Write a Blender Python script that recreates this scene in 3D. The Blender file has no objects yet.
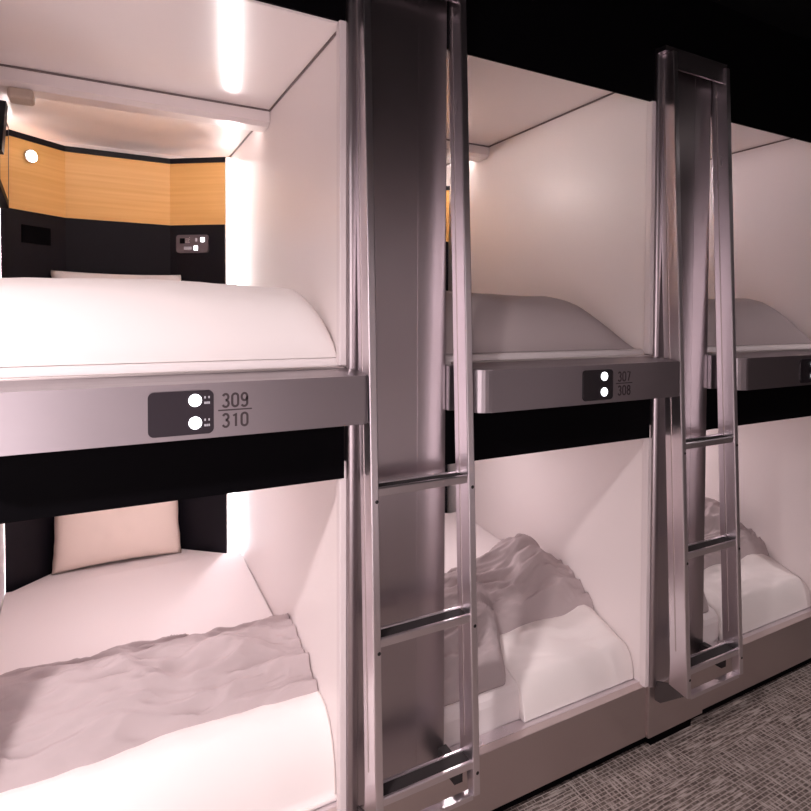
import bpy, bmesh, math
from mathutils import Vector, Matrix, noise

C = bpy.context.scene.collection
R = math.radians
# ------------------------------------------------------------------ camera
cd = bpy.data.cameras.new('camera'); cam = bpy.data.objects.new('camera', cd); C.objects.link(cam)
cd.sensor_width = 36; cd.lens = 590 / 811 * 36; cd.clip_start = 0.02
cd.shift_y = (334.4 - 405.5) / 811
yaw, pitch, roll = R(28.1), R(1.4), R(-0.15)
fw = Vector((math.sin(yaw) * math.cos(pitch), math.cos(yaw) * math.cos(pitch), -math.sin(pitch)))
rt = Vector((math.cos(yaw), -math.sin(yaw), 0)); up = rt.cross(fw)
rt2 = rt * math.cos(roll) - up * math.sin(roll); up2 = rt * math.sin(roll) + up * math.cos(roll)
M4 = Matrix((rt2, up2, -fw)).transposed().to_4x4(); M4.translation = (0, -1.448, 1.515)
cam.matrix_world = M4
bpy.context.scene.camera = cam
# ------------------------------------------------------------------ world, corridor light, exposure
vs = bpy.context.scene.view_settings
vs.view_transform = 'Standard'; vs.look = 'None'; vs.gamma = 1; vs.use_curve_mapping = False; vs.exposure = 0.0
w = bpy.data.worlds.new('world'); bpy.context.scene.world = w; w.use_nodes = True
w.node_tree.nodes['Background'].inputs[0].default_value = (0.5, 0.42, 0.46, 1)
w.node_tree.nodes['Background'].inputs[1].default_value = 0.02
LAMP_W = 60.0           # unseen corridor downlights, added for the light
STRIP = {1: (4.0, 2.4), 2: (21.0, 3.4), 3: (21.0, 4.4)}
BAR = {1: 16.0, 2: 40.0, 3: 30.0}  # emission of the unseen bars added behind the blind housings
POD_W = {1: 1.7, 2: 2.1, 3: 2.1}    # unseen round light added in each lower pod's roof   # strip emission per bay
PINK = (1, 0.88, 0.89)

# ------------------------------------------------------------------ materials
def mat(name, col, rough=0.5, metal=0.0, spec=0.5, emit=None, es=0.0, coat=0.0):
    m = bpy.data.materials.new(name); m.use_nodes = True
    b = m.node_tree.nodes['Principled BSDF']
    b.inputs['Base Color'].default_value = (*col, 1); b.inputs['Roughness'].default_value = rough
    b.inputs['Metallic'].default_value = metal; b.inputs['Specular IOR Level'].default_value = spec
    b.inputs['Coat Weight'].default_value = coat; b.inputs['Coat Roughness'].default_value = 0.08
    if emit: b.inputs['Emission Color'].default_value = (*emit, 1); b.inputs['Emission Strength'].default_value = es
    return m
def N(m, t, **kw):
    n = m.node_tree.nodes.new(t)
    for k, v in kw.items():
        if k in n.inputs: n.inputs[k].default_value = v
        else: setattr(n, k, v)
    return n
def L(m, a, b): m.node_tree.links.new(a, b)
def stretched(m, scale, detail=3, nscale=1.0):
    tc = N(m, 'ShaderNodeTexCoord'); mp = N(m, 'ShaderNodeMapping'); mp.inputs['Scale'].default_value = scale
    nz = N(m, 'ShaderNodeTexNoise'); nz.inputs['Scale'].default_value = nscale; nz.inputs['Detail'].default_value = detail
    L(m, tc.outputs['Object'], mp.inputs['Vector']); L(m, mp.outputs['Vector'], nz.inputs['Vector'])
    return nz
def brushed(name, col, rough, scale):
    m = mat(name, col, rough, 1.0); b = m.node_tree.nodes['Principled BSDF']
    nz = stretched(m, scale, 4)
    r = N(m, 'ShaderNodeMapRange'); r.inputs['To Min'].default_value = rough - 0.06; r.inputs['To Max'].default_value = rough + 0.08
    L(m, nz.outputs['Fac'], r.inputs['Value']); L(m, r.outputs['Result'], b.inputs['Roughness'])
    return m
def fabric(name, col, rough=0.9, sc=260):
    m = mat(name, col, rough, 0, 0.2); b = m.node_tree.nodes['Principled BSDF']
    nz = stretched(m, (sc, sc, sc), 2)
    bp = N(m, 'ShaderNodeBump'); bp.inputs['Strength'].default_value = 0.12; bp.inputs['Distance'].default_value = 0.001
    L(m, nz.outputs['Fac'], bp.inputs['Height']); L(m, bp.outputs['Normal'], b.inputs['Normal'])
    return m
alu_v = brushed('brushed_aluminium_pillar', (0.47, 0.42, 0.44), 0.30, (140, 140, 0.8))  # pillar aluminium darkened in its colour to offset the strong corridor light
alu_l = brushed('brushed_aluminium_ladder', (0.78, 0.73, 0.76), 0.28, (3, 3, 0.8))
alu_b = brushed('brushed_aluminium_base', (0.66, 0.58, 0.57), 0.36, (1.2, 140, 140))
alu_h = brushed('brushed_aluminium_rail', (0.36, 0.325, 0.345), 0.33, (1.2, 140, 140))  # rail metal set darker than the ladder's against bright corridor light
alu_tread = brushed('textured_aluminium', (0.60, 0.54, 0.53), 0.45, (90, 90, 90))
lam = mat('cream_laminate', (0.86, 0.785, 0.775), 0.38, 0, 0.4)
ceil_lam = mat('cream_ceiling_laminate', (0.94, 0.86, 0.85), 0.19, 0, 0.5)
jamb_m = mat('pale_jamb', (0.78, 0.70, 0.70), 0.35)
black_m = mat('black_panel', (0.0025, 0.0022, 0.003), 0.6, 0, 0.03)
blackgl = mat('black_satin', (0.006, 0.005, 0.008), 0.45, 0, 0.18)
sheet_m = fabric('white_cotton', (0.90, 0.83, 0.83))
duvet_grey_shaded = fabric('shaded_grey_cotton', (0.50, 0.43, 0.43))  # grey cover, darkened in its colour for the shaded side facing out
duvet_mid_shaded = fabric('shaded_pale_cotton', (0.50, 0.425, 0.43))  # shade on the duvet's front slope is put into this grey
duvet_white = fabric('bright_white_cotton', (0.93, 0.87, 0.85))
pillow_m = fabric('cream_pillow_cotton', (0.86, 0.72, 0.64))
rubber = mat('dark_rubber', (0.02, 0.016, 0.017), 0.7)
gusset_m = mat('dark_grey_bracket', (0.10, 0.085, 0.085), 0.5, 0.6)
bolt_m = mat('black_bolt', (0.01, 0.008, 0.01), 0.4)
plate_m = mat('dark_display_glass', (0.028, 0.021, 0.028), 0.35, 0, 0.25)
plate2_m = mat('black_display_glass', (0.012, 0.009, 0.012), 0.25)
btn_m = mat('lit_button', (1, 1, 1), 0.5, emit=(0.93, 0.95, 1), es=4)
ink_m = mat('dark_print', (0.05, 0.035, 0.04), 0.6)
ink2_m = mat('faint_print', (0.035, 0.022, 0.027), 0.6)
white_ink = mat('pale_print', (0.5, 0.5, 0.55), 0.6)
joint_shade_m = mat('grey_joint_and_shade', (0.16, 0.12, 0.12), 0.6)
beige_m = mat('beige_plastic', (0.50, 0.40, 0.33), 0.6)
beam_m = mat('white_housing', (0.80, 0.72, 0.71), 0.3)
grey_plate = mat('grey_control_plate', (0.13, 0.10, 0.11), 0.4)
chrome = mat('chrome', (0.8, 0.78, 0.78), 0.15, 1)
mirror_m = mat('mirror_glass', (0.86, 0.82, 0.82), 0.03, 1)
lamp_lit = mat('lit_lamp_lens', (1, 1, 1), 0.5, emit=(1, 0.93, 0.88), es=14)
strip_m = mat('led_strip', (1, 1, 1), 0.5, emit=(1, 0.95, 0.97), es=5)
bar_m = {k: mat('added_bar_%s' % n, (1, 1, 1), 0.5, emit=(1, 0.9, 0.86), es=BAR[k]) for k, n in ((1, 'near'), (2, 'middle'), (3, 'far'))}
roof_m = mat('added_roof_lens', (1, 1, 1), 0.5, emit=(1, 0.88, 0.9), es=5)
down_m = mat('added_downlight_lens', (1, 1, 1), 0.5, emit=(1, 0.88, 0.86), es=6)
corr_wall = mat('corridor_wall_paint', (0.50, 0.44, 0.44), 0.7)
corr_ceil = mat('corridor_black_ceiling', (0.004, 0.004, 0.005), 0.7, 0, 0.1)

wood = mat('honey_wood', (0.72, 0.36, 0.12), 0.4)
b = wood.node_tree.nodes['Principled BSDF']; nz = stretched(wood, (2.0, 2.0, 90), 4)
cr = N(wood, 'ShaderNodeValToRGB'); cr.color_ramp.elements[0].color = (0.80, 0.42, 0.12, 1); cr.color_ramp.elements[1].color = (0.88, 0.50, 0.17, 1)
cr.color_ramp.elements[0].position = 0.3; cr.color_ramp.elements[1].position = 0.7
L(wood, nz.outputs['Fac'], cr.inputs['Fac']); L(wood, cr.outputs['Color'], b.inputs['Base Color'])

carpet = mat('woven_carpet', (0.2, 0.17, 0.16), 0.95, 0, 0.1)
def make_carpet(m):
    b = m.node_tree.nodes['Principled BSDF']
    n1 = stretched(m, (13, 140, 1), 2); n2 = stretched(m, (140, 13, 1), 2); n3 = stretched(m, (230, 230, 230), 1)
    tc = N(m, 'ShaderNodeTexCoord'); ch = N(m, 'ShaderNodeTexChecker'); ch.inputs['Scale'].default_value = 2.0
    mp = N(m, 'ShaderNodeMapping'); mp.inputs['Location'].default_value = (0.25, 0.03, 0.21)
    L(m, tc.outputs['Object'], mp.inputs['Vector']); L(m, mp.outputs['Vector'], ch.inputs['Vector'])
    def ramp(src, a, bb, c0, c1):
        r = N(m, 'ShaderNodeMapRange'); r.inputs['From Min'].default_value = a; r.inputs['From Max'].default_value = bb
        r.inputs['To Min'].default_value = c0; r.inputs['To Max'].default_value = c1; L(m, src, r.inputs['Value']); return r.outputs['Result']
    a = ramp(n1.outputs['Fac'], 0.42, 0.66, 0, 1); c = ramp(n2.outputs['Fac'], 0.42, 0.66, 0, 1)
    wA = ramp(ch.outputs['Fac'], 0, 1, 0.35, 0.65)
    wB = ramp(ch.outputs['Fac'], 0, 1, 0.85, 0.4); wC = ramp(ch.outputs['Fac'], 0, 1, 0.4, 0.85)
    ma = N(m, 'ShaderNodeMath', operation='MULTIPLY'); L(m, a, ma.inputs[0]); L(m, wB, ma.inputs[1])
    mb = N(m, 'ShaderNodeMath', operation='MULTIPLY'); L(m, c, mb.inputs[0]); L(m, wC, mb.inputs[1])
    mx = N(m, 'ShaderNodeMath', operation='MAXIMUM'); L(m, ma.outputs[0], mx.inputs[0]); L(m, mb.outputs[0], mx.inputs[1])
    bk = N(m, 'ShaderNodeTexBrick'); L(m, tc.outputs['Object'], bk.inputs['Vector'])
    for k_, v_ in (('Scale', 1.0), ('Brick Width', 0.034), ('Row Height', 0.014), ('Mortar Size', 0.0020), ('Mortar Smooth', 0.5)): bk.inputs[k_].default_value = v_
    bf_ = N(m, 'ShaderNodeMath', operation='MULTIPLY'); L(m, bk.outputs['Fac'], bf_.inputs[0]); bf_.inputs[1].default_value = 0.72
    mx0 = mx; mx = N(m, 'ShaderNodeMath', operation='MAXIMUM'); L(m, mx0.outputs[0], mx.inputs[0]); L(m, bf_.outputs[0], mx.inputs[1])
    mul = N(m, 'ShaderNodeMath', operation='MULTIPLY_ADD'); L(m, n3.outputs['Fac'], mul.inputs[0]); mul.inputs[1].default_value = 0.35; L(m, mx.outputs[0], mul.inputs[2])
    cr = N(m, 'ShaderNodeValToRGB'); e = cr.color_ramp.elements
    e[0].position = 0.22; e[0].color = (0.10, 0.078, 0.070, 1); e[1].position = 0.95; e[1].color = (0.50, 0.43, 0.40, 1)
    q = e.new(0.55); q.color = (0.23, 0.185, 0.165, 1)
    L(m, mul.outputs[0], cr.inputs['Fac']); L(m, cr.outputs['Color'], b.inputs['Base Color'])
    bp = N(m, 'ShaderNodeBump'); bp.inputs['Strength'].default_value = 0.4; bp.inputs['Distance'].default_value = 0.003
    L(m, mul.outputs[0], bp.inputs['Height']); L(m, bp.outputs['Normal'], b.inputs['Normal'])
make_carpet(carpet)

# ------------------------------------------------------------------ helpers (all shapes are given in world coordinates)
def wloc(o):
    v = Vector((0, 0, 0))
    while o: v += o.location; o = o.parent
    return v
def obj(name, bm, m, parent=None, label=None, smooth=False):
    bmesh.ops.recalc_face_normals(bm, faces=bm.faces[:])
    off = wloc(parent)
    me = bpy.data.meshes.new(name)
    if parent is None:
        xs = [v.co for v in bm.verts]
        off = Vector(((min(c.x for c in xs) + max(c.x for c in xs)) / 2, (min(c.y for c in xs) + max(c.y for c in xs)) / 2, min(c.z for c in xs)))
    for v in bm.verts: v.co -= off
    bm.to_mesh(me); bm.free(); me.materials.append(m)
    if smooth: me.shade_smooth()
    o = bpy.data.objects.new(name, me); C.objects.link(o)
    if parent: o.parent = parent
    else: o.location = off
    if label: o['label'] = label
    return o
def thing(name, label, cat, loc, group=None):
    o = bpy.data.objects.new(name, None); C.objects.link(o); o.empty_display_size = 0.1
    o.location = loc; o['label'] = label; o['category'] = cat
    if group: o['group'] = group
    return o
def tag(o, label, cat, group=None):
    o['label'] = label; o['category'] = cat
    if group: o['group'] = group
    return o
def box(bm, x0, x1, y0, y1, z0, z1, bev=0, seg=2):
    t = bmesh.new(); bmesh.ops.create_cube(t, size=1)
    for v in t.verts: v.co = Vector(((x0 + x1) / 2 + v.co.x * (x1 - x0), (y0 + y1) / 2 + v.co.y * (y1 - y0), (z0 + z1) / 2 + v.co.z * (z1 - z0)))
    if bev: bmesh.ops.bevel(t, geom=t.edges[:], offset=bev, segments=seg, affect='EDGES', profile=0.5)
    me = bpy.data.meshes.new('t'); t.to_mesh(me); t.free(); bm.from_mesh(me); bpy.data.meshes.remove(me); return bm
def bx(*a, **k): return box(bmesh.new(), *a, **k)
def prism(pts, axis, a, b, bev=0):
    """polygon pts in the two other axes, extruded along axis from a to b"""
    bm = bmesh.new()
    def P(p, t): return {'x': (t, p[0], p[1]), 'y': (p[0], t, p[1]), 'z': (p[0], p[1], t)}[axis]
    A = [bm.verts.new(P(p, a)) for p in pts]; B = [bm.verts.new(P(p, b)) for p in pts]; n = len(pts)
    bm.faces.new(A); bm.faces.new(B[::-1])
    for i in range(n): bm.faces.new((A[i], B[i], B[(i + 1) % n], A[(i + 1) % n]))
    if bev: bmesh.ops.bevel(bm, geom=bm.edges[:], offset=bev, segments=2, affect='EDGES', profile=0.5)
    return bm
def disc(bm, c, r, d, axis='y', n=24, dome=0.0):
    """short cylinder along -y (towards the corridor) from c"""
    ring = []
    lev = [(r, 0), (r, d * 0.7), (r * 0.82, d)]
    for rr, dd in lev:
        ring.append([bm.verts.new((c[0] + rr * math.cos(t * 2 * math.pi / n), c[1] - dd, c[2] + rr * math.sin(t * 2 * math.pi / n))) for t in range(n)])
    bm.faces.new(ring[0]); bm.faces.new(ring[-1])
    for k in range(len(lev) - 1):
        for i in range(n): bm.faces.new((ring[k][i], ring[k][(i + 1) % n], ring[k + 1][(i + 1) % n], ring[k + 1][i]))
    return bm
def rrect(x0, x1, z0, z1, r, n=6):
    p = []
    for cx, cz, a in ((x1 - r, z1 - r, 0), (x0 + r, z1 - r, 90), (x0 + r, z0 + r, 180), (x1 - r, z0 + r, 270)):
        for i in range(n + 1): t = R(a + 90 * i / n); p.append((cx + r * math.cos(t), cz + r * math.sin(t)))
    return p
def field(x0, x1, y0, y1, base, f, nx=90, ny=70):
    bf = base if callable(base) else (lambda yy: base)
    """closed soft body: top surface z = f(x, y), flat underside at base"""
    bm = bmesh.new(); top = []; bot = []
    for i in range(nx + 1):
        u = 0.5 - 0.5 * math.cos(math.pi * i / nx); u = 0.5 * u + 0.5 * i / nx
        ra = []; rb = []
        for j in range(ny + 1):
            v = 0.5 - 0.5 * math.cos(math.pi * j / ny)
            x = x0 + (x1 - x0) * u; y = y0 + (y1 - y0) * v
            q = f(x, y, u, v)
            if isinstance(q, tuple): X, Y, z = q
            else: X, Y, z = x, y, q
            ra.append(bm.verts.new((X, Y, max(z, bf(Y) + 0.001)))); rb.append(bm.verts.new((X, Y, bf(Y))))
        top.append(ra); bot.append(rb)
    for i in range(nx):
        for j in range(ny):
            bm.faces.new((top[i][j], top[i + 1][j], top[i + 1][j + 1], top[i][j + 1]))
            bm.faces.new((bot[i][j], bot[i][j + 1], bot[i + 1][j + 1], bot[i + 1][j]))
    for i in range(nx):
        bm.faces.new((top[i][0], bot[i][0], bot[i + 1][0], top[i + 1][0])); bm.faces.new((top[i][ny], top[i + 1][ny], bot[i + 1][ny], bot[i][ny]))
    for j in range(ny):
        bm.faces.new((top[0][j], top[0][j + 1], bot[0][j + 1], bot[0][j])); bm.faces.new((top[nx][j], bot[nx][j], bot[nx][j + 1], top[nx][j + 1]))
    return bm
def wr(x, y, sx, sy, amp, seed=0):
    wx = x + 0.06 * noise.noise(Vector((x * 3, y * 3, seed + 5))); wy = y + 0.06 * noise.noise(Vector((x * 3, y * 3, seed + 9)))
    a = noise.noise(Vector((wx * sx, wy * sy, seed))); c = noise.noise(Vector((wx * sx * 2.1, wy * sy * 2.1, seed + 3)))
    return amp * ((1 - abs(a) * 2) * 0.7 + (0.5 - abs(c)) * 0.5)
def sm(a, b, x):
    t = max(0, min(1, (x - a) / (b - a))); return t * t * (3 - 2 * t)
def arc(cx, cy, rx, ry, a0, a1, n=10): return [(cx + rx * math.cos(R(a0 + (a1 - a0) * i / n)), cy + ry * math.sin(R(a0 + (a1 - a0) * i / n))) for i in range(n + 1)]
GLYPH = {  # strokes in a 0.5 x 1 cell
    '0': [arc(.25, .74, .21, .22, 0, 180) + arc(.25, .26, .21, .22, 180, 360) + [(.46, .74)]],
    '1': [[(.10, .80), (.30, .97), (.30, .04)]],
    '3': [arc(.24, .74, .19, .22, 160, -90) , arc(.24, .27, .21, .24, 90, -160)],
    '7': [[(.05, .95), (.45, .95), (.20, .03)]],
    '8': [arc(.25, .74, .18, .21, 0, 360, 16), arc(.25, .27, .21, .24, 0, 360, 16)],
    '9': [arc(.25, .70, .20, .26, -20, 340, 18), [(.45, .70), (.45, .62)] + arc(.24, .26, .21, .24, 0, -150)],
}
def text(name, s, m, parent, x, y, z, h, adv=0.66, th=0.16):
    bm = bmesh.new(); W = len(s) * adv * h - (adv - 0.5) * h
    for k, ch in enumerate(s):
        for st in GLYPH[ch]:
            P = [Vector((x - W / 2 + k * adv * h + px * h, 0, z + pz * h)) for px, pz in st]
            rows = []
            for i, p in enumerate(P):
                a = P[max(0, i - 1)]; c = P[min(len(P) - 1, i + 1)]; d = c - a
                if d.length < 1e-6: d = Vector((1, 0, 0))
                d.normalize(); nn = Vector((-d.z, 0, d.x)) * th * h / 2
                rows.append([bm.verts.new((q.x, yy, q.z)) for q, yy in ((p + nn, y - 0.0006), (p - nn, y - 0.0006), (p - nn, y + 0.0004), (p + nn, y + 0.0004))])
            for r0, r1 in zip(rows, rows[1:]):
                for q in range(4): bm.faces.new((r0[q], r0[(q + 1) % 4], r1[(q + 1) % 4], r1[q]))
            bm.faces.new(rows[0]); bm.faces.new(rows[-1][::-1])
    return obj(name, bm, m, parent)

# ------------------------------------------------------------------ setting
FZ = -0.055; PITCH = 1.178
XA, XB = -3.2, 7.5
def struct(name, bm, m): o = obj(name, bm, m); o['kind'] = 'structure'; return o
struct('floor', bx(XA, XB, -2.25, 0.06, FZ - 0.1, FZ), carpet)
struct('ceiling', bx(XA, XB, -2.25, 0.0, 2.72, 2.82), corr_ceil)
struct('wall_opposite', bx(XA, XB, -2.35, -2.25, FZ, 2.72), corr_wall)
struct('wall_left', bx(XA - 0.1, XA, -2.35, 1.7, FZ, 2.82), corr_wall)
struct('wall_right', bx(XB, XB + 0.1, -2.35, 1.7, FZ, 2.82), corr_wall)
struct('wall_back', bx(XA, XB, 1.60, 1.70, FZ, 2.82), corr_wall)
struct('baseboard_bunks', bx(XA, XB, 0.035, 0.06, FZ, 0.0), black_m)
struct('trim_1', bx(XA, XB, -0.001, 0.006, 2.29, 2.72), black_m)        # black bulkhead over the bunks

# unseen downlights, added to light the corridor mostly from the left
def downlight(x, label, e):
    t = thing('added_downlight', label, 'ceiling light', (x, -1.25, 2.70), 'added corridor downlights')
    bm = bmesh.new(); bmesh.ops.create_cone(bm, cap_ends=True, segments=32, radius1=0.09, radius2=0.09, depth=0.02)
    for v in bm.verts: v.co += Vector((x, -1.25, 2.71))
    obj('trim_ring', bm, corr_ceil, t)
    bm = bmesh.new(); bmesh.ops.create_cone(bm, cap_ends=True, segments=32, radius1=0.07, radius2=0.07, depth=0.006)
    for v in bm.verts: v.co += Vector((x, -1.25, 2.697))
    obj('lens', bm, down_m, t)
    l = bpy.data.lights.new('downlight', 'AREA'); l.shape = 'DISK'; l.size = 0.14; l.energy = e; l.color = PINK; l.spread = R(140)
    lo = bpy.data.objects.new('downlight', l); C.objects.link(lo); lo.parent = t; lo.location = (0, 0, -0.012)
downlight(-0.9, 'added round downlight in the corridor ceiling before the nearest bunks', LAMP_W)
downlight(3.4, 'added round downlight in the corridor ceiling beyond the second ladder', LAMP_W * 0.2)

# glowing panels added unseen behind the camera, pod-opening size, to light this side
def opposite(x, z, e, lvl):
    t = thing('added_light_panel', 'added glowing panel, %s row, across the corridor, %s' % (lvl, 'left end' if x < -1.5 else ('second from the left' if x < 0 else ('third' if x < 1 else ('fourth' if x < 2 else 'right end')))), 'light panel', (x, -2.24, z - 0.45))
    obj('panel', bx(x - 0.43, x + 0.43, -2.248, -2.238, z - 0.45, z + 0.45), mat('added_panel_glow', (0.8, 0.7, 0.7), 0.6, emit=(1, 0.87, 0.90), es=e), t)
for x, k in ((-1.9, 4.2), (-0.72, 4.0), (0.46, 0.7), (1.64, 0.25), (2.8, 0.25)):
    for z, lvl in ((1.75, 'upper'), (0.65, 'lower')): opposite(x, z, k * (1 if z < 1 else 0.8), lvl)

# ------------------------------------------------------------------ pods
names = {1: ('nearest', 'left of the first ladder'), 2: ('middle', 'between the two ladders'), 3: ('far', 'right of the second ladder')}
def back_shape(dx, yo=0.0):
    # plan of the folded back panelling: left wing, centre, right wing
    return [(-0.297 + dx, 1.25 + yo), (-0.088 + dx, 1.42 + yo), (0.322 + dx, 1.42 + yo), (0.535 + dx, 1.27 + yo)]
def ribbon(pl, th, z0, z1):
    pts = pl + [(x, y + th) for x, y in pl[::-1]]
    return prism(pts, 'z', z0, z1)
def pod(bay, upper):
    dx = (bay - 1) * PITCH
    x0, x1 = -0.30 + dx, 0.59 + dx
    if bay == 1: ztop = 2.285 if upper else 1.12
    else: ztop = 2.385 if upper else 1.12
    zb = 1.36 if upper else 0.17
    lvl = 'upper' if upper else 'lower'
    t = thing('sleeping_pod', '%s %s sleeping pod, open cream box %s' % (names[bay][0], lvl, names[bay][1]), 'sleeping pod', ((x0 + x1) / 2, 0.75, zb - (0.10 if upper else 0.17)), 'sleeping pods')
    zf = zb - 0.02
    obj('ceiling_panel', bx(x0, x1, 0.008, 1.55, ztop, ztop + 0.02), ceil_lam, t)
    obj('side_wall', bx(x1, x1 + 0.012, 0.0, 1.55, zf, ztop + 0.02), lam, t)
    obj('side_wall', bx(x0 - 0.012, x0, 0.0, 1.55, zf, ztop + 0.02), lam, t)
    obj('bed_deck', bx(x0, x1, 0.02, 1.55, zf - 0.02, zf), lam, t)
    obj('back_wall', bx(x0, x1, 1.53, 1.55, zf, ztop), lam, t)
    jt = 2.29 if upper else 1.095
    obj('jamb_trim', bx(x1 - 0.016, x1 + 0.004, -0.008, 0.018, (1.395 if upper else 0.19), jt, bev=0.003), jamb_m, t, 'pale trim along the edge of the side wall')
    if upper: obj('ceiling_joint', bx(x1 - 0.005, x1 - 0.0005, 0.012, 1.5, ztop - 0.006, ztop - 0.0005), joint_shade_m, t)
    # back panelling: black below, honey wood above, black rim
    zw0, zw1 = (1.94, 2.215) if upper else (0.95, 1.10)
    pl = back_shape(dx)
    obj('headboard', ribbon(pl, 0.03, zb + 0.02, zw0), blackgl, t, 'black folded headboard panel')
    obj('wood_fascia', ribbon([(x, y - 0.006) for x, y in pl], 0.03, zw0, zw1), wood, t, 'honey wood band with folded wings')
    if upper: obj('rim', ribbon([(x, y - 0.014) for x, y in pl], 0.05, zw1, zw1 + 0.022), blackgl, t, 'black rim on top of the wood')
    # led strips in the back corners
    for sx0 in ((x1 - 0.032, x0) if bay == 1 else (x0,)):
        st_ = obj('light_strip', bx(sx0, sx0 + 0.032, 1.335, 1.355, zb + 0.03, ztop - 0.03), strip_m, t, 'glowing vertical light strip')
        l = bpy.data.lights.new('strip_lamp', 'AREA'); l.shape = 'RECTANGLE'; l.size = 0.028; l.size_y = ztop - zb - 0.08; l.spread = R(105)
        l.energy = STRIP[bay][0 if upper else 1]; l.color = (1, 0.90, 0.88) if upper and bay < 3 else (1, 0.87, 0.93)
        lo = bpy.data.objects.new('strip_lamp', l); C.objects.link(lo); lo.parent = st_; lo.rotation_euler = (R(-90), 0, R(-28 if sx0 > (x0 + x1) / 2 else 28))
        lo.location = Vector((sx0 + 0.016, 1.332, (zb + ztop) / 2)) - wloc(st_)
    if upper:
        yb = 0.716 if bay == 1 else 0.979
        bm = prism([(yb, ztop - 0.045), (yb + 0.02, ztop - 0.058), (yb + 0.09, ztop - 0.058), (yb + 0.12, ztop - 0.04), (yb + 0.12, ztop - 0.001), (yb, ztop - 0.001)], 'x', x0 + 0.01, x1 - 0.002)
        be = obj('blind_housing', bm, beam_m, t, 'white roller blind housing across the ceiling')
        obj('painted_shadow_line', bx(x0 + 0.01, x1 - 0.002, yb - 0.003, yb + 0.002, ztop - 0.007, ztop - 0.001), joint_shade_m, be)  # dark strip standing in for the shadow line above the housing
        obj('added_bar', bx(x0 + 0.05, x1 - 0.05, yb + 0.121, yb + 0.126, ztop - 0.034, ztop - 0.014), bar_m[bay], be, 'added glowing bar, out of view, on the rear of the housing')  # unseen bar added to brighten the rear of the pod
        obj('end_bracket', bx(x0 + 0.082, x0 + 0.150, yb + 0.01, yb + 0.08, ztop - 0.092, ztop - 0.058, bev=0.008), beige_m, be, 'beige end bracket')
    if upper:
        # reading lamp on the left wing
        a, c = Vector(pl[0]), Vector(pl[1]); d = (c - a).normalized(); n = Vector((d.y, -d.x))
        rot = Matrix.Rotation(math.atan2(d.y, d.x), 4, 'Z')
        p = a + (c - a) * 0.42 + n * 0.006
        bm = disc(bmesh.new(), (0, 0, 0), 0.026, 0.012); bm.transform(Matrix.Translation((p.x, p.y, 2.155)) @ rot)
        rl = obj('reading_lamp', bm, chrome, t, 'round reading lamp')
        p2 = p + n * 0.010
        bm = disc(bmesh.new(), (0, 0, 0), 0.022, 0.006); bm.transform(Matrix.Translation((p2.x, p2.y, 2.155)) @ rot)
        obj('lens', bm, lamp_lit, rl)
        # recessed niche on the left wing
        p = a + (c - a) * 0.52 + n * 0.002
        bm = bx(-0.06, 0.06, -0.002, 0.002, 1.815, 1.885, bev=0.001); bm.transform(Matrix.Translation((p.x, p.y, 0)) @ rot)
        obj('niche', bm, black_m, t)
        # control panel on the right wing
        a, c = Vector(pl[2]), Vector(pl[3]); d = (c - a).normalized(); n = Vector((d.y, -d.x))
        rot = Matrix.Rotation(math.atan2(d.y, d.x), 4, 'Z'); p = a + (c - a) * 0.42
        T = Matrix.Translation((p.x, p.y, 0)) @ rot
        bm = prism(rrect(-0.075, 0.075, 1.815, 1.895, 0.012), 'y', -0.010, 0.002); bm.transform(T)
        cp = obj('control_panel', bm, grey_plate, t, 'grey control panel with switches and sockets')
        for (xx, zz, ww, hh, mm, nn) in ((-0.045, 1.868, 0.012, 0.012, black_m, 'socket'), (-0.022, 1.868, 0.011, 0.010, chrome, 'knob'), (0.020, 1.872, 0.005, 0.008, white_ink, 'switch'),
                                         (0.050, 1.872, 0.009, 0.010, btn_m, 'indicator'), (0.018, 1.835, 0.009, 0.010, btn_m, 'indicator'), (-0.02, 1.835, 0.018, 0.007, white_ink, 'switch')):
            bm = bx(xx - ww, xx + ww, -0.014, -0.009, zz - hh, zz + hh, bev=0.002); bm.transform(T)
            obj(nn, bm, mm, cp)
    if upper:
        # front shelf rail with rounded corners
        rx0, rx1 = x0 + 0.059, x1 + 0.0245
        yf = -0.108; r = 0.055; r2 = 0.014; pts = []
        for i in range(9): a = R(180 + 90 * i / 8); pts.append((rx0 + r + r * math.cos(a), yf + r + r * math.sin(a)))
        for i in range(9): a = R(270 + 90 * i / 8); pts.append((rx1 - r2 + r2 * math.cos(a), yf + r2 + r2 * math.sin(a)))
        pts += [(rx1, 0.0), (rx0, 0.0)]
        bm = prism(pts, 'z', 1.255, 1.376)
        for v in bm.verts:
            if v.co.z > 1.3 and v.co.y > -0.001: v.co.z = 1.388
        fe = [e for e in bm.edges if all(abs(v.co.z - 1.376) < 1e-4 for v in e.verts)] + [e for e in bm.edges if all(abs(v.co.z - 1.255) < 1e-4 for v in e.verts)]
        bmesh.ops.bevel(bm, geom=fe, offset=0.003, segments=2, affect='EDGES')
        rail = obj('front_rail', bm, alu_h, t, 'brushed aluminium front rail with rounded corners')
        obj('ledge', bx(rx0, rx1, 0.0, 0.022, 1.34, 1.393, bev=0.002), alu_tread, t)
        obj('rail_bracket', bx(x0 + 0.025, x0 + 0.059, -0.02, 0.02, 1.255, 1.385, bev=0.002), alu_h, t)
        # display plate
        px0, px1 = 0.107 + dx, 0.240 + dx
        if bay > 1: px0 += 0.050; px1 += 0.045
        pl_ = obj('display_plate', prism(rrect(px0 - 0.003, px1 - 0.003, 1.266, 1.361, 0.012), 'y', yf - 0.004, yf + 0.001), plate_m if bay == 1 else plate2_m, rail, 'dark plate with two lit round buttons')
        bxp = px1 - 0.042
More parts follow.
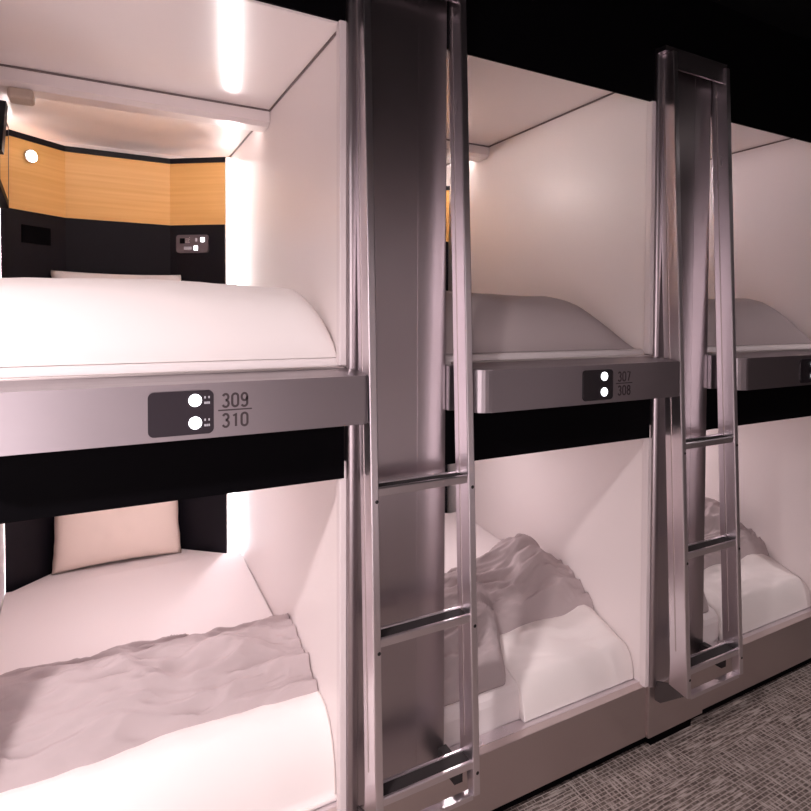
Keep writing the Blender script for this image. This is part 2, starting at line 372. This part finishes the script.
        for zz, s in ((1.340, 0), (1.291, 1)):
            obj('button', disc(bmesh.new(), (bxp, yf - 0.004, zz), 0.0135, 0.003), btn_m, pl_, 'glowing white button')
            if bay == 1:
                bm = bmesh.new()
                for rr in range(2):
                    for cc in range(3):
                        if (rr, cc) == (0, 1): continue
                        box(bm, bxp + 0.019 + cc * 0.0042, bxp + 0.0222 + cc * 0.0042, yf - 0.0045, yf - 0.004, zz + 0.003 - rr * 0.012, zz + 0.008 - rr * 0.012)
                obj('button_mark', bm, white_ink, pl_)
        nx = 0.284 + dx + (0.052 if bay > 1 else 0)
        if bay < 3:
            s = {1: ('309', '310'), 2: ('307', '308')}[bay]; im = ink_m if bay == 1 else ink2_m
            text('number', s[0], im, rail, nx, yf, 1.3200, 0.031)
            text('number', s[1], im, rail, nx, yf, 1.2755, 0.031)
            obj('divider_line', bx(nx - 0.037, nx + 0.037, yf - 0.0008, yf + 0.0005, 1.3125, 1.3155), im, rail)
    else:
        obj('valance', bx(x0, x1, 0.0, 0.014, 1.095, 1.253), black_m, t, 'black panel above the opening')
        cx = (x0 + x1) / 2
        bm = bmesh.new(); bmesh.ops.create_cone(bm, cap_ends=True, segments=32, radius1=0.075, radius2=0.085, depth=0.018)
        for v in bm.verts: v.co += Vector((cx, 0.75, ztop - 0.009))
        obj('added_roof_light', bm, roof_m, t, 'added round roof light, out of view')  # unseen lamp added to brighten the lower pod
        l = bpy.data.lights.new('added_roof_light', 'AREA'); l.shape = 'DISK'; l.size = 0.16; l.energy = POD_W[bay]; l.color = (1, 0.86, 0.89)
        lo = bpy.data.objects.new('added_roof_lamp', l); C.objects.link(lo); lo.parent = t; lo.location = Vector((cx, 0.75, ztop - 0.022)) - wloc(t)
        obj('base_panel', bx(x0 - 0.0, x1, -0.0, 0.03, 0.0, 0.19, bev=0.002), alu_b, t, 'brushed aluminium base panel')
        obj('ledge', bx(x0, x1, 0.03, 0.075, 0.16, 0.189, bev=0.002), alu_l, t)
    return t
for bay in (1, 2, 3):
    for upper in (True, False): pod(bay, upper)

# ------------------------------------------------------------------ pillars
def pillar(k):
    dx = k * PITCH
    lab = ('brushed aluminium pillar behind the nearer ladder', 'brushed aluminium pillar behind the farther ladder')[k]
    t = thing('metal_pillar', lab, 'pillar', (0.75 + dx, 0.03, FZ), 'pillars between the pods')
    xl, xr = 0.604 + dx, 0.903 + dx
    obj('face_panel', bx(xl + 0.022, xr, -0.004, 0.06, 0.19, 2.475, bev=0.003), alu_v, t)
    pts = []
    for i in range(9): a = R(180 + 90 * i / 8); pts.append((xl - 0.010 + 0.014 + 0.014 * math.cos(a), -0.006 + 0.014 * math.sin(a)))
    for i in range(9): a = R(270 + 90 * i / 8); pts.append((xl + 0.022 - 0.010 + 0.010 * math.cos(a), -0.010 + 0.010 * math.sin(a)))
    pts += [(xl + 0.022, 0.05), (xl - 0.010 + 0.0, 0.05)]
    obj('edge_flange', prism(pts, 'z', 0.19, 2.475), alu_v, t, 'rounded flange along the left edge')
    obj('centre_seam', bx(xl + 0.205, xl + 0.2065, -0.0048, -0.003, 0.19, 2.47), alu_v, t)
    obj('pillar_base', bx(xl - 0.014, xr - 0.01, -0.012, 0.05, 0.0, 0.19, bev=0.002), alu_b, t)
    obj('foot', bx(xl + 0.03, xr - 0.04, 0.015, 0.034, FZ, 0.0), black_m, t)
pillar(0); pillar(1)

# ------------------------------------------------------------------ ladders
def yfront(z): return -0.15 + 0.04 * (z - 0.15)
def ladder(k):
    dx = k * PITCH
    lab = ('brushed aluminium bunk ladder nearest the camera, full height of the picture', 'brushed aluminium bunk ladder farther away with its dark top visible')[k]
    t = thing('bunk_ladder', lab, 'ladder', (0.773 + dx, -0.08, 0.13), 'bunk ladders')
    zt, zb_ = 2.455, 0.215
    for j, xs in enumerate((0.616 + dx, 0.909 + dx)):
        D = 0.066
        pts = [(yfront(zb_), zb_), (yfront(zt), zt), (yfront(zt) + D, zt), (yfront(0.32) + D, 0.32), (yfront(0.27) + D, 0.27), (yfront(0.24) + D + 0.006, 0.245), (yfront(0.22) + D + 0.01, 0.228)]
        if j: pts = [(yfront(zb_), zb_), (yfront(zt), zt), (yfront(zt) + D, zt), (yfront(0.275) + D, 0.275), (yfront(0.275) + 0.03, 0.275), (yfront(zb_) + 0.03, zb_)]
        o = obj('stile', prism(pts, 'x', xs, xs + 0.0225, bev=0.003), alu_l, t)
        # grooved channel down the outer side
        zz0, zz1 = 0.36, 2.40
        g = prism([(yfront(zz0) + 0.040, zz0), (yfront(zz1) + 0.040, zz1), (yfront(zz1) + 0.044, zz1), (yfront(zz0) + 0.044, zz0)], 'x', xs - 0.0012, xs + 0.001)
        obj('groove_line', g, alu_tread, o)
        for zr in (1.068, 0.688, 0.288):
            yy = yfront(zr)
            obj('bolt', disc(bmesh.new(), (xs + (0.016 if j == 0 else 0.014), yy + 0.0015, zr - 0.012), 0.0052, 0.0025, n=14), bolt_m, o, 'small black bolt')
    x0, x1 = 0.6385 + dx, 0.909 + dx
    for zr in (1.09, 0.71, 0.312):
        yy = yfront(zr)
        bm = prism([(yy + 0.004, zr - 0.022), (yy + 0.002, zr - 0.003), (yy + 0.004, zr), (yy + 0.010, zr), (yy + 0.012, zr - 0.006), (yy + 0.050, zr - 0.006), (yy + 0.052, zr), (yy + 0.058, zr), (yy + 0.058, zr - 0.022)], 'x', x0, x1)
        rg = obj('rung', bm, alu_l, t)
        obj('grip_insert', bx(x0 + 0.002, x1 - 0.002, yy + 0.012, yy + 0.050, zr - 0.007, zr - 0.003), rubber, rg, 'dark anti-slip insert')
    # header plate tying the ladder to the pillar, foot plate and brackets
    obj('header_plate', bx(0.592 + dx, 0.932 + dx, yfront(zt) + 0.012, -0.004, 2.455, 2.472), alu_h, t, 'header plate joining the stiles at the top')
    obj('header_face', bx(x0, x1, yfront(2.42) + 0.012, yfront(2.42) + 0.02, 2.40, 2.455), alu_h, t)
    obj('bottom_bar', bx(x0, x1, yfront(0.215) + 0.002, yfront(0.215) + 0.026, 0.207, 0.221, bev=0.001), alu_l, t)
    obj('foot_block', bx(x1 - 0.028, x1 - 0.001, yfront(0.25) + 0.052, -0.005, 0.222, 0.272), rubber, t, 'dark rubber block behind the stile foot')
    for xb, nm in ((0.6205 + dx, 0), (0.916 + dx, 1)):
        if nm == 0: obj('foot_bracket', prism([(-0.0125, 0.135), (-0.036, 0.137), (-0.135, 0.218), (-0.080, 0.232), (-0.0125, 0.205)], 'x', xb, xb + 0.006), gusset_m, t, 'dark triangular bracket at the foot')
ladder(0); ladder(1)

# ------------------------------------------------------------------ bedding
def bed_z(y):
    P = [(0.0, 0.27), (0.095, 0.30), (0.24, 0.352), (0.44, 0.395), (0.67, 0.42), (1.26, 0.472), (2, 0.472)]
    for (a, za), (b_, zb_) in zip(P, P[1:]):
        if y <= b_: return za + (zb_ - za) * (y - a) / (b_ - a)
    return 0.472
def mattress(bay, upper):
    dx = (bay - 1) * PITCH; x0, x1 = -0.295 + dx, 0.585 + dx
    z0, z1 = (1.345, 1.413) if upper else (0.155, 0.405)
    y0, y1 = (0.024, 1.235) if upper else (0.078, 1.235)
    if upper:
        rf = 0.02; pr = [(y0, z0)]
        for i in range(9): a = R(180 - 90 * i / 8); pr.append((y0 + rf + rf * math.cos(a), z1 - rf + rf * math.sin(a)))
        pr += [(y1, z1), (y1, z0)]
    else:
        pr = [(y0, z0), (y0, 0.265), (0.083, 0.285), (0.095, 0.30)] + [(y, bed_z(y)) for y in (0.12, 0.18, 0.24, 0.34, 0.44, 0.55, 0.67, 0.9, y1)] + [(y1, z0)]
        z1 = bed_z(y1)
    bm = prism(pr, 'x', x0, x1)
    # back wings follow the folded panelling
    o = obj('mattress', bm, sheet_m, None, smooth=False)
    bm = prism([(x0 + 0.02, y1 - 0.001), (-0.088 + dx, 1.412), (0.322 + dx, 1.412), (x1 - 0.06, y1 - 0.001)], 'z', z0, z1)
    obj('mattress_end', bm, sheet_m, o)
    tag(o, 'white sheeted mattress in the %s %s pod' % (names[bay][0], 'upper' if upper else 'lower'), 'mattress', 'pod mattresses')
for bay in (1, 2, 3):
    for upper in (True, False): mattress(bay, upper)

def lump(bay, m, lab, seed):
    dx = (bay - 1) * PITCH; x0, x1 = -0.288 + dx, (0.588 if bay == 1 else 0.56) + dx; ya, yb = 0.04, 0.43
    def f(x, y, u, v):
        prof = (1 - abs(2 * v - 1) ** 2.6) ** 0.5 if 0 < v < 1 else 0
        prof *= 0.93 + 0.07 * (1 - v)
        e = (x1 - x) / 0.30
        right = math.sin(min(1, max(0, e)) * math.pi / 2) ** 0.8
        if bay == 1: e = (x1 - x) / 0.11; right = math.sin(min(1, max(0, e)) * math.pi / 2) ** 0.38
        left = min(1, (x - x0) / 0.03) ** 0.5
        H = 0.198 + 0.008 * math.sin(x * 5 + seed)
        z = 1.414 + H * prof * right * (0.5 + 0.5 * left)
        z += wr(x, y * 1.5, 4, 9, 0.006, seed) * prof * right
        # overhang: soft bulge of front face over the rail
        Y = y - 0.012 * math.sin(math.pi * min(1, v * 2.2)) * (1 if v < 0.45 else 0)
        return z
    o = obj('duvet', field(x0, x1, ya, yb, 1.414, f, 80, 64), m, None, smooth=True)
    return tag(o, lab, 'duvet', 'folded duvets in the upper pods')
d = lump(1, duvet_white, 'bright white folded duvet on the nearest upper bed', 1)
d = lump(2, duvet_grey_shaded, 'folded duvet, grey darkened for shade, on the upper bed between the ladders', 4)
d = lump(3, duvet_mid_shaded, 'pale folded duvet on the far upper bed, right of the second ladder', 7)

def lower_duvet(bay, m, lab, seed, front):
    dx = (bay - 1) * PITCH; x0, x1 = -0.288 + dx, 0.586 + dx; ya, yb = 0.03, 0.66
    def f(x, y, u, v):
        X = x - dx
        rz = 0.135 + 0.02 * math.sin(3 * X + seed) + 0.012 * noise.noise(Vector((X * 5, seed, 0)))
        if bay == 1: rz -= 0.052
        if bay > 1: rz *= 0.72 + 0.42 * math.exp(-((X - 0.36) / 0.13) ** 2)
        if bay > 1: rz *= 1 - 0.75 * sm(0.42, 0.6, X)
        yf = front(X); yr = max(yf + 0.20, 0.38); ybk = 0.57 + 0.04 * noise.noise(Vector((X * 4, seed, 3)))
        yy = yf + (ybk - yf) * v
        t = (yy - yf) / (yr - yf) if yy < yr else (ybk - yy) / (ybk - yr)
        h = (max(0, t)) ** 0.62
        if h > 0: h = h * (1 - 0.18 * h) / 0.82
        z = bed_z(yy) + (rz + 0.41 - bed_z(0.4)) * min(1, h)
        z += (wr(X + yy * 0.6, yy, 3.2, 17, 0.040, seed) + wr(X - yy * 0.8, yy, 8, 30, 0.016, seed + 20)) * min(1, t * 6) + 0.008
        return (x, yy, z)
    o = obj('duvet', field(x0, x1, ya, yb, lambda yy: bed_z(yy) + 0.001, f, 130, 120), m, None, smooth=True)
    return tag(o, lab, 'duvet', 'rumpled duvets in the lower pods')
d = lower_duvet(1, duvet_mid_shaded, 'rumpled duvet, grey darkened for shade, on the nearest lower bed', 2, lambda X: 0.165 + 0.02 * math.sin(X * 6))
# white fold along its front edge
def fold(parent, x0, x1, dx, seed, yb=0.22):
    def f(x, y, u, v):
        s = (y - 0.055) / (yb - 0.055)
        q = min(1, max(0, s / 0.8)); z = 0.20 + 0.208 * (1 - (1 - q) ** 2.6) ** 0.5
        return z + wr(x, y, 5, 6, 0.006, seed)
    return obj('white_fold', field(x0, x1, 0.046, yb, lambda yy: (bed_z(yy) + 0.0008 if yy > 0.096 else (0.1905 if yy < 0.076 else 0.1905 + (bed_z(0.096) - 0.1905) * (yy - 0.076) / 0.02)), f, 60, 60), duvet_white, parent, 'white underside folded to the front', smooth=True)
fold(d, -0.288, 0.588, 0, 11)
d = lower_duvet(2, duvet_mid_shaded, 'crumpled duvet, grey darkened for shade, peaking on the lower bed between the ladders', 6, lambda X: 0.10 + 0.15 * sm(0.02, 0.13, X))
def fold2(parent, dx, xa, seed):
    def f(x, y, u, v):
        s = min(1, max(0, (y - 0.07) / 0.02)); e = min(1, min(v, 1 - v, u * 1.5, (1 - u) * 1.5) * 8)
        top = bed_z(max(y, 0.095)) + 0.001 + (0.020 + wr(x, y + 0.3 * (x - dx), 4, 9, 0.016, seed)) * math.sqrt(max(0, min(1, min(1 - v, u * 1.5, (1 - u) * 1.5) * 8)))
        d = min(1, max(0, (y - 0.052) / 0.045))
        return 0.195 + (top - 0.195) * math.sqrt(1 - (1 - d) ** 2) * (0.97 + 0.03 * math.sin(x * 23))
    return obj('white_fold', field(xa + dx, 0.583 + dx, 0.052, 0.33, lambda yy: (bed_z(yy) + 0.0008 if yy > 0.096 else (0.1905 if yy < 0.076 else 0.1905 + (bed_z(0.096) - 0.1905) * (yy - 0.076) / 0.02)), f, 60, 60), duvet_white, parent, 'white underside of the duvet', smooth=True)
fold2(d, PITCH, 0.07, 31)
d = lower_duvet(3, duvet_mid_shaded, 'crumpled duvet, grey darkened for shade, on the far lower bed', 12, lambda X: 0.10 + 0.15 * sm(-0.1, 0.03, X))
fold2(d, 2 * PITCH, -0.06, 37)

def pillow(bay, upper):
    dx = (bay - 1) * PITCH
    z0 = (1.414 if upper else 0.474); W, H, D = 0.50, (0.31 if upper else 0.46), 0.11
    xc = (0.11 if upper else 0.10) + dx; bm = bmesh.new(); n = 28; grid = {}
    tilt = R(14 if upper else 4)
    for s in (-1, 1):
        for i in range(n + 1):
            for j in range(n + 1):
                a, c = 2 * i / n - 1, 2 * j / n - 1
                px = a * (1 - 0.05 * (1 - c * c)) * W / 2; pz = c * (1 - 0.05 * (1 - a * a)) * H / 2
                th = D / 2 * ((1 - a ** 4) * (1 - c ** 4)) ** 0.5
                th += 0.004 * noise.noise(Vector((a * 5, c * 5, s + bay))) * (1 - a * a) * (1 - c * c)
                if (abs(a) == 1 or abs(c) == 1) and s == 1: grid[(s, i, j)] = grid[(-1, i, j)]; continue
                y = s * th; z = pz + H / 2
                yy = y * math.cos(tilt) + z * math.sin(tilt); zz = z * math.cos(tilt) - y * math.sin(tilt)
                # ruffled side hems
                ruff = 0.009 * noise.noise(Vector((c * 4, a, bay))) * (abs(a) ** 12)
                grid[(s, i, j)] = bm.verts.new((xc + px + ruff, yy, zz))
        for i in range(n):
            for j in range(n):
                q = [grid[(s, i, j)], grid[(s, i + 1, j)], grid[(s, i + 1, j + 1)], grid[(s, i, j + 1)]]
                bm.faces.new(q if s == -1 else q[::-1])
    mz = min(v.co.z for v in bm.verts); my = max(v.co.y for v in bm.verts)
    for v in bm.verts: v.co.z += z0 - mz; v.co.y += 1.405 - my
    o = obj('pillow', bm, sheet_m if upper else pillow_m, None, smooth=True)
    tag(o, ('white pillow leaning on the headboard behind the white duvet' if upper else 'cream pillow leaning on the black headboard of the nearest lower bed'), 'pillow', 'pod pillows')
pillow(1, True); pillow(1, False)

# glossy screen on the left wall of the nearest upper pod
t = thing('wall_television', 'thin glossy television on the left wall of the nearest upper pod', 'television', (-0.268, 1.08, 1.95))
pts = [(0.90, 1.965), (1.16, 1.93), (1.27, 2.10), (1.22, 2.255), (0.90, 2.255)]
obj('frame', prism([(0.92, 1.968), (1.20, 1.925), (1.232, 2.24), (0.92, 2.24)], 'x', -0.298, -0.264, bev=0.002), blackgl, t)
obj('screen', prism([(0.95, 1.985), (1.165, 1.952), (1.190, 2.218), (0.95, 2.222)], 'x', -0.2645, -0.2625), mirror_m, t, 'mirror-like screen')
obj('mount_plate', prism([(-0.298, 2.06), (-0.248, 2.06), (-0.2345, 2.22), (-0.298, 2.22)], 'y', 0.86, 0.921), blackgl, t, 'black mounting plate')
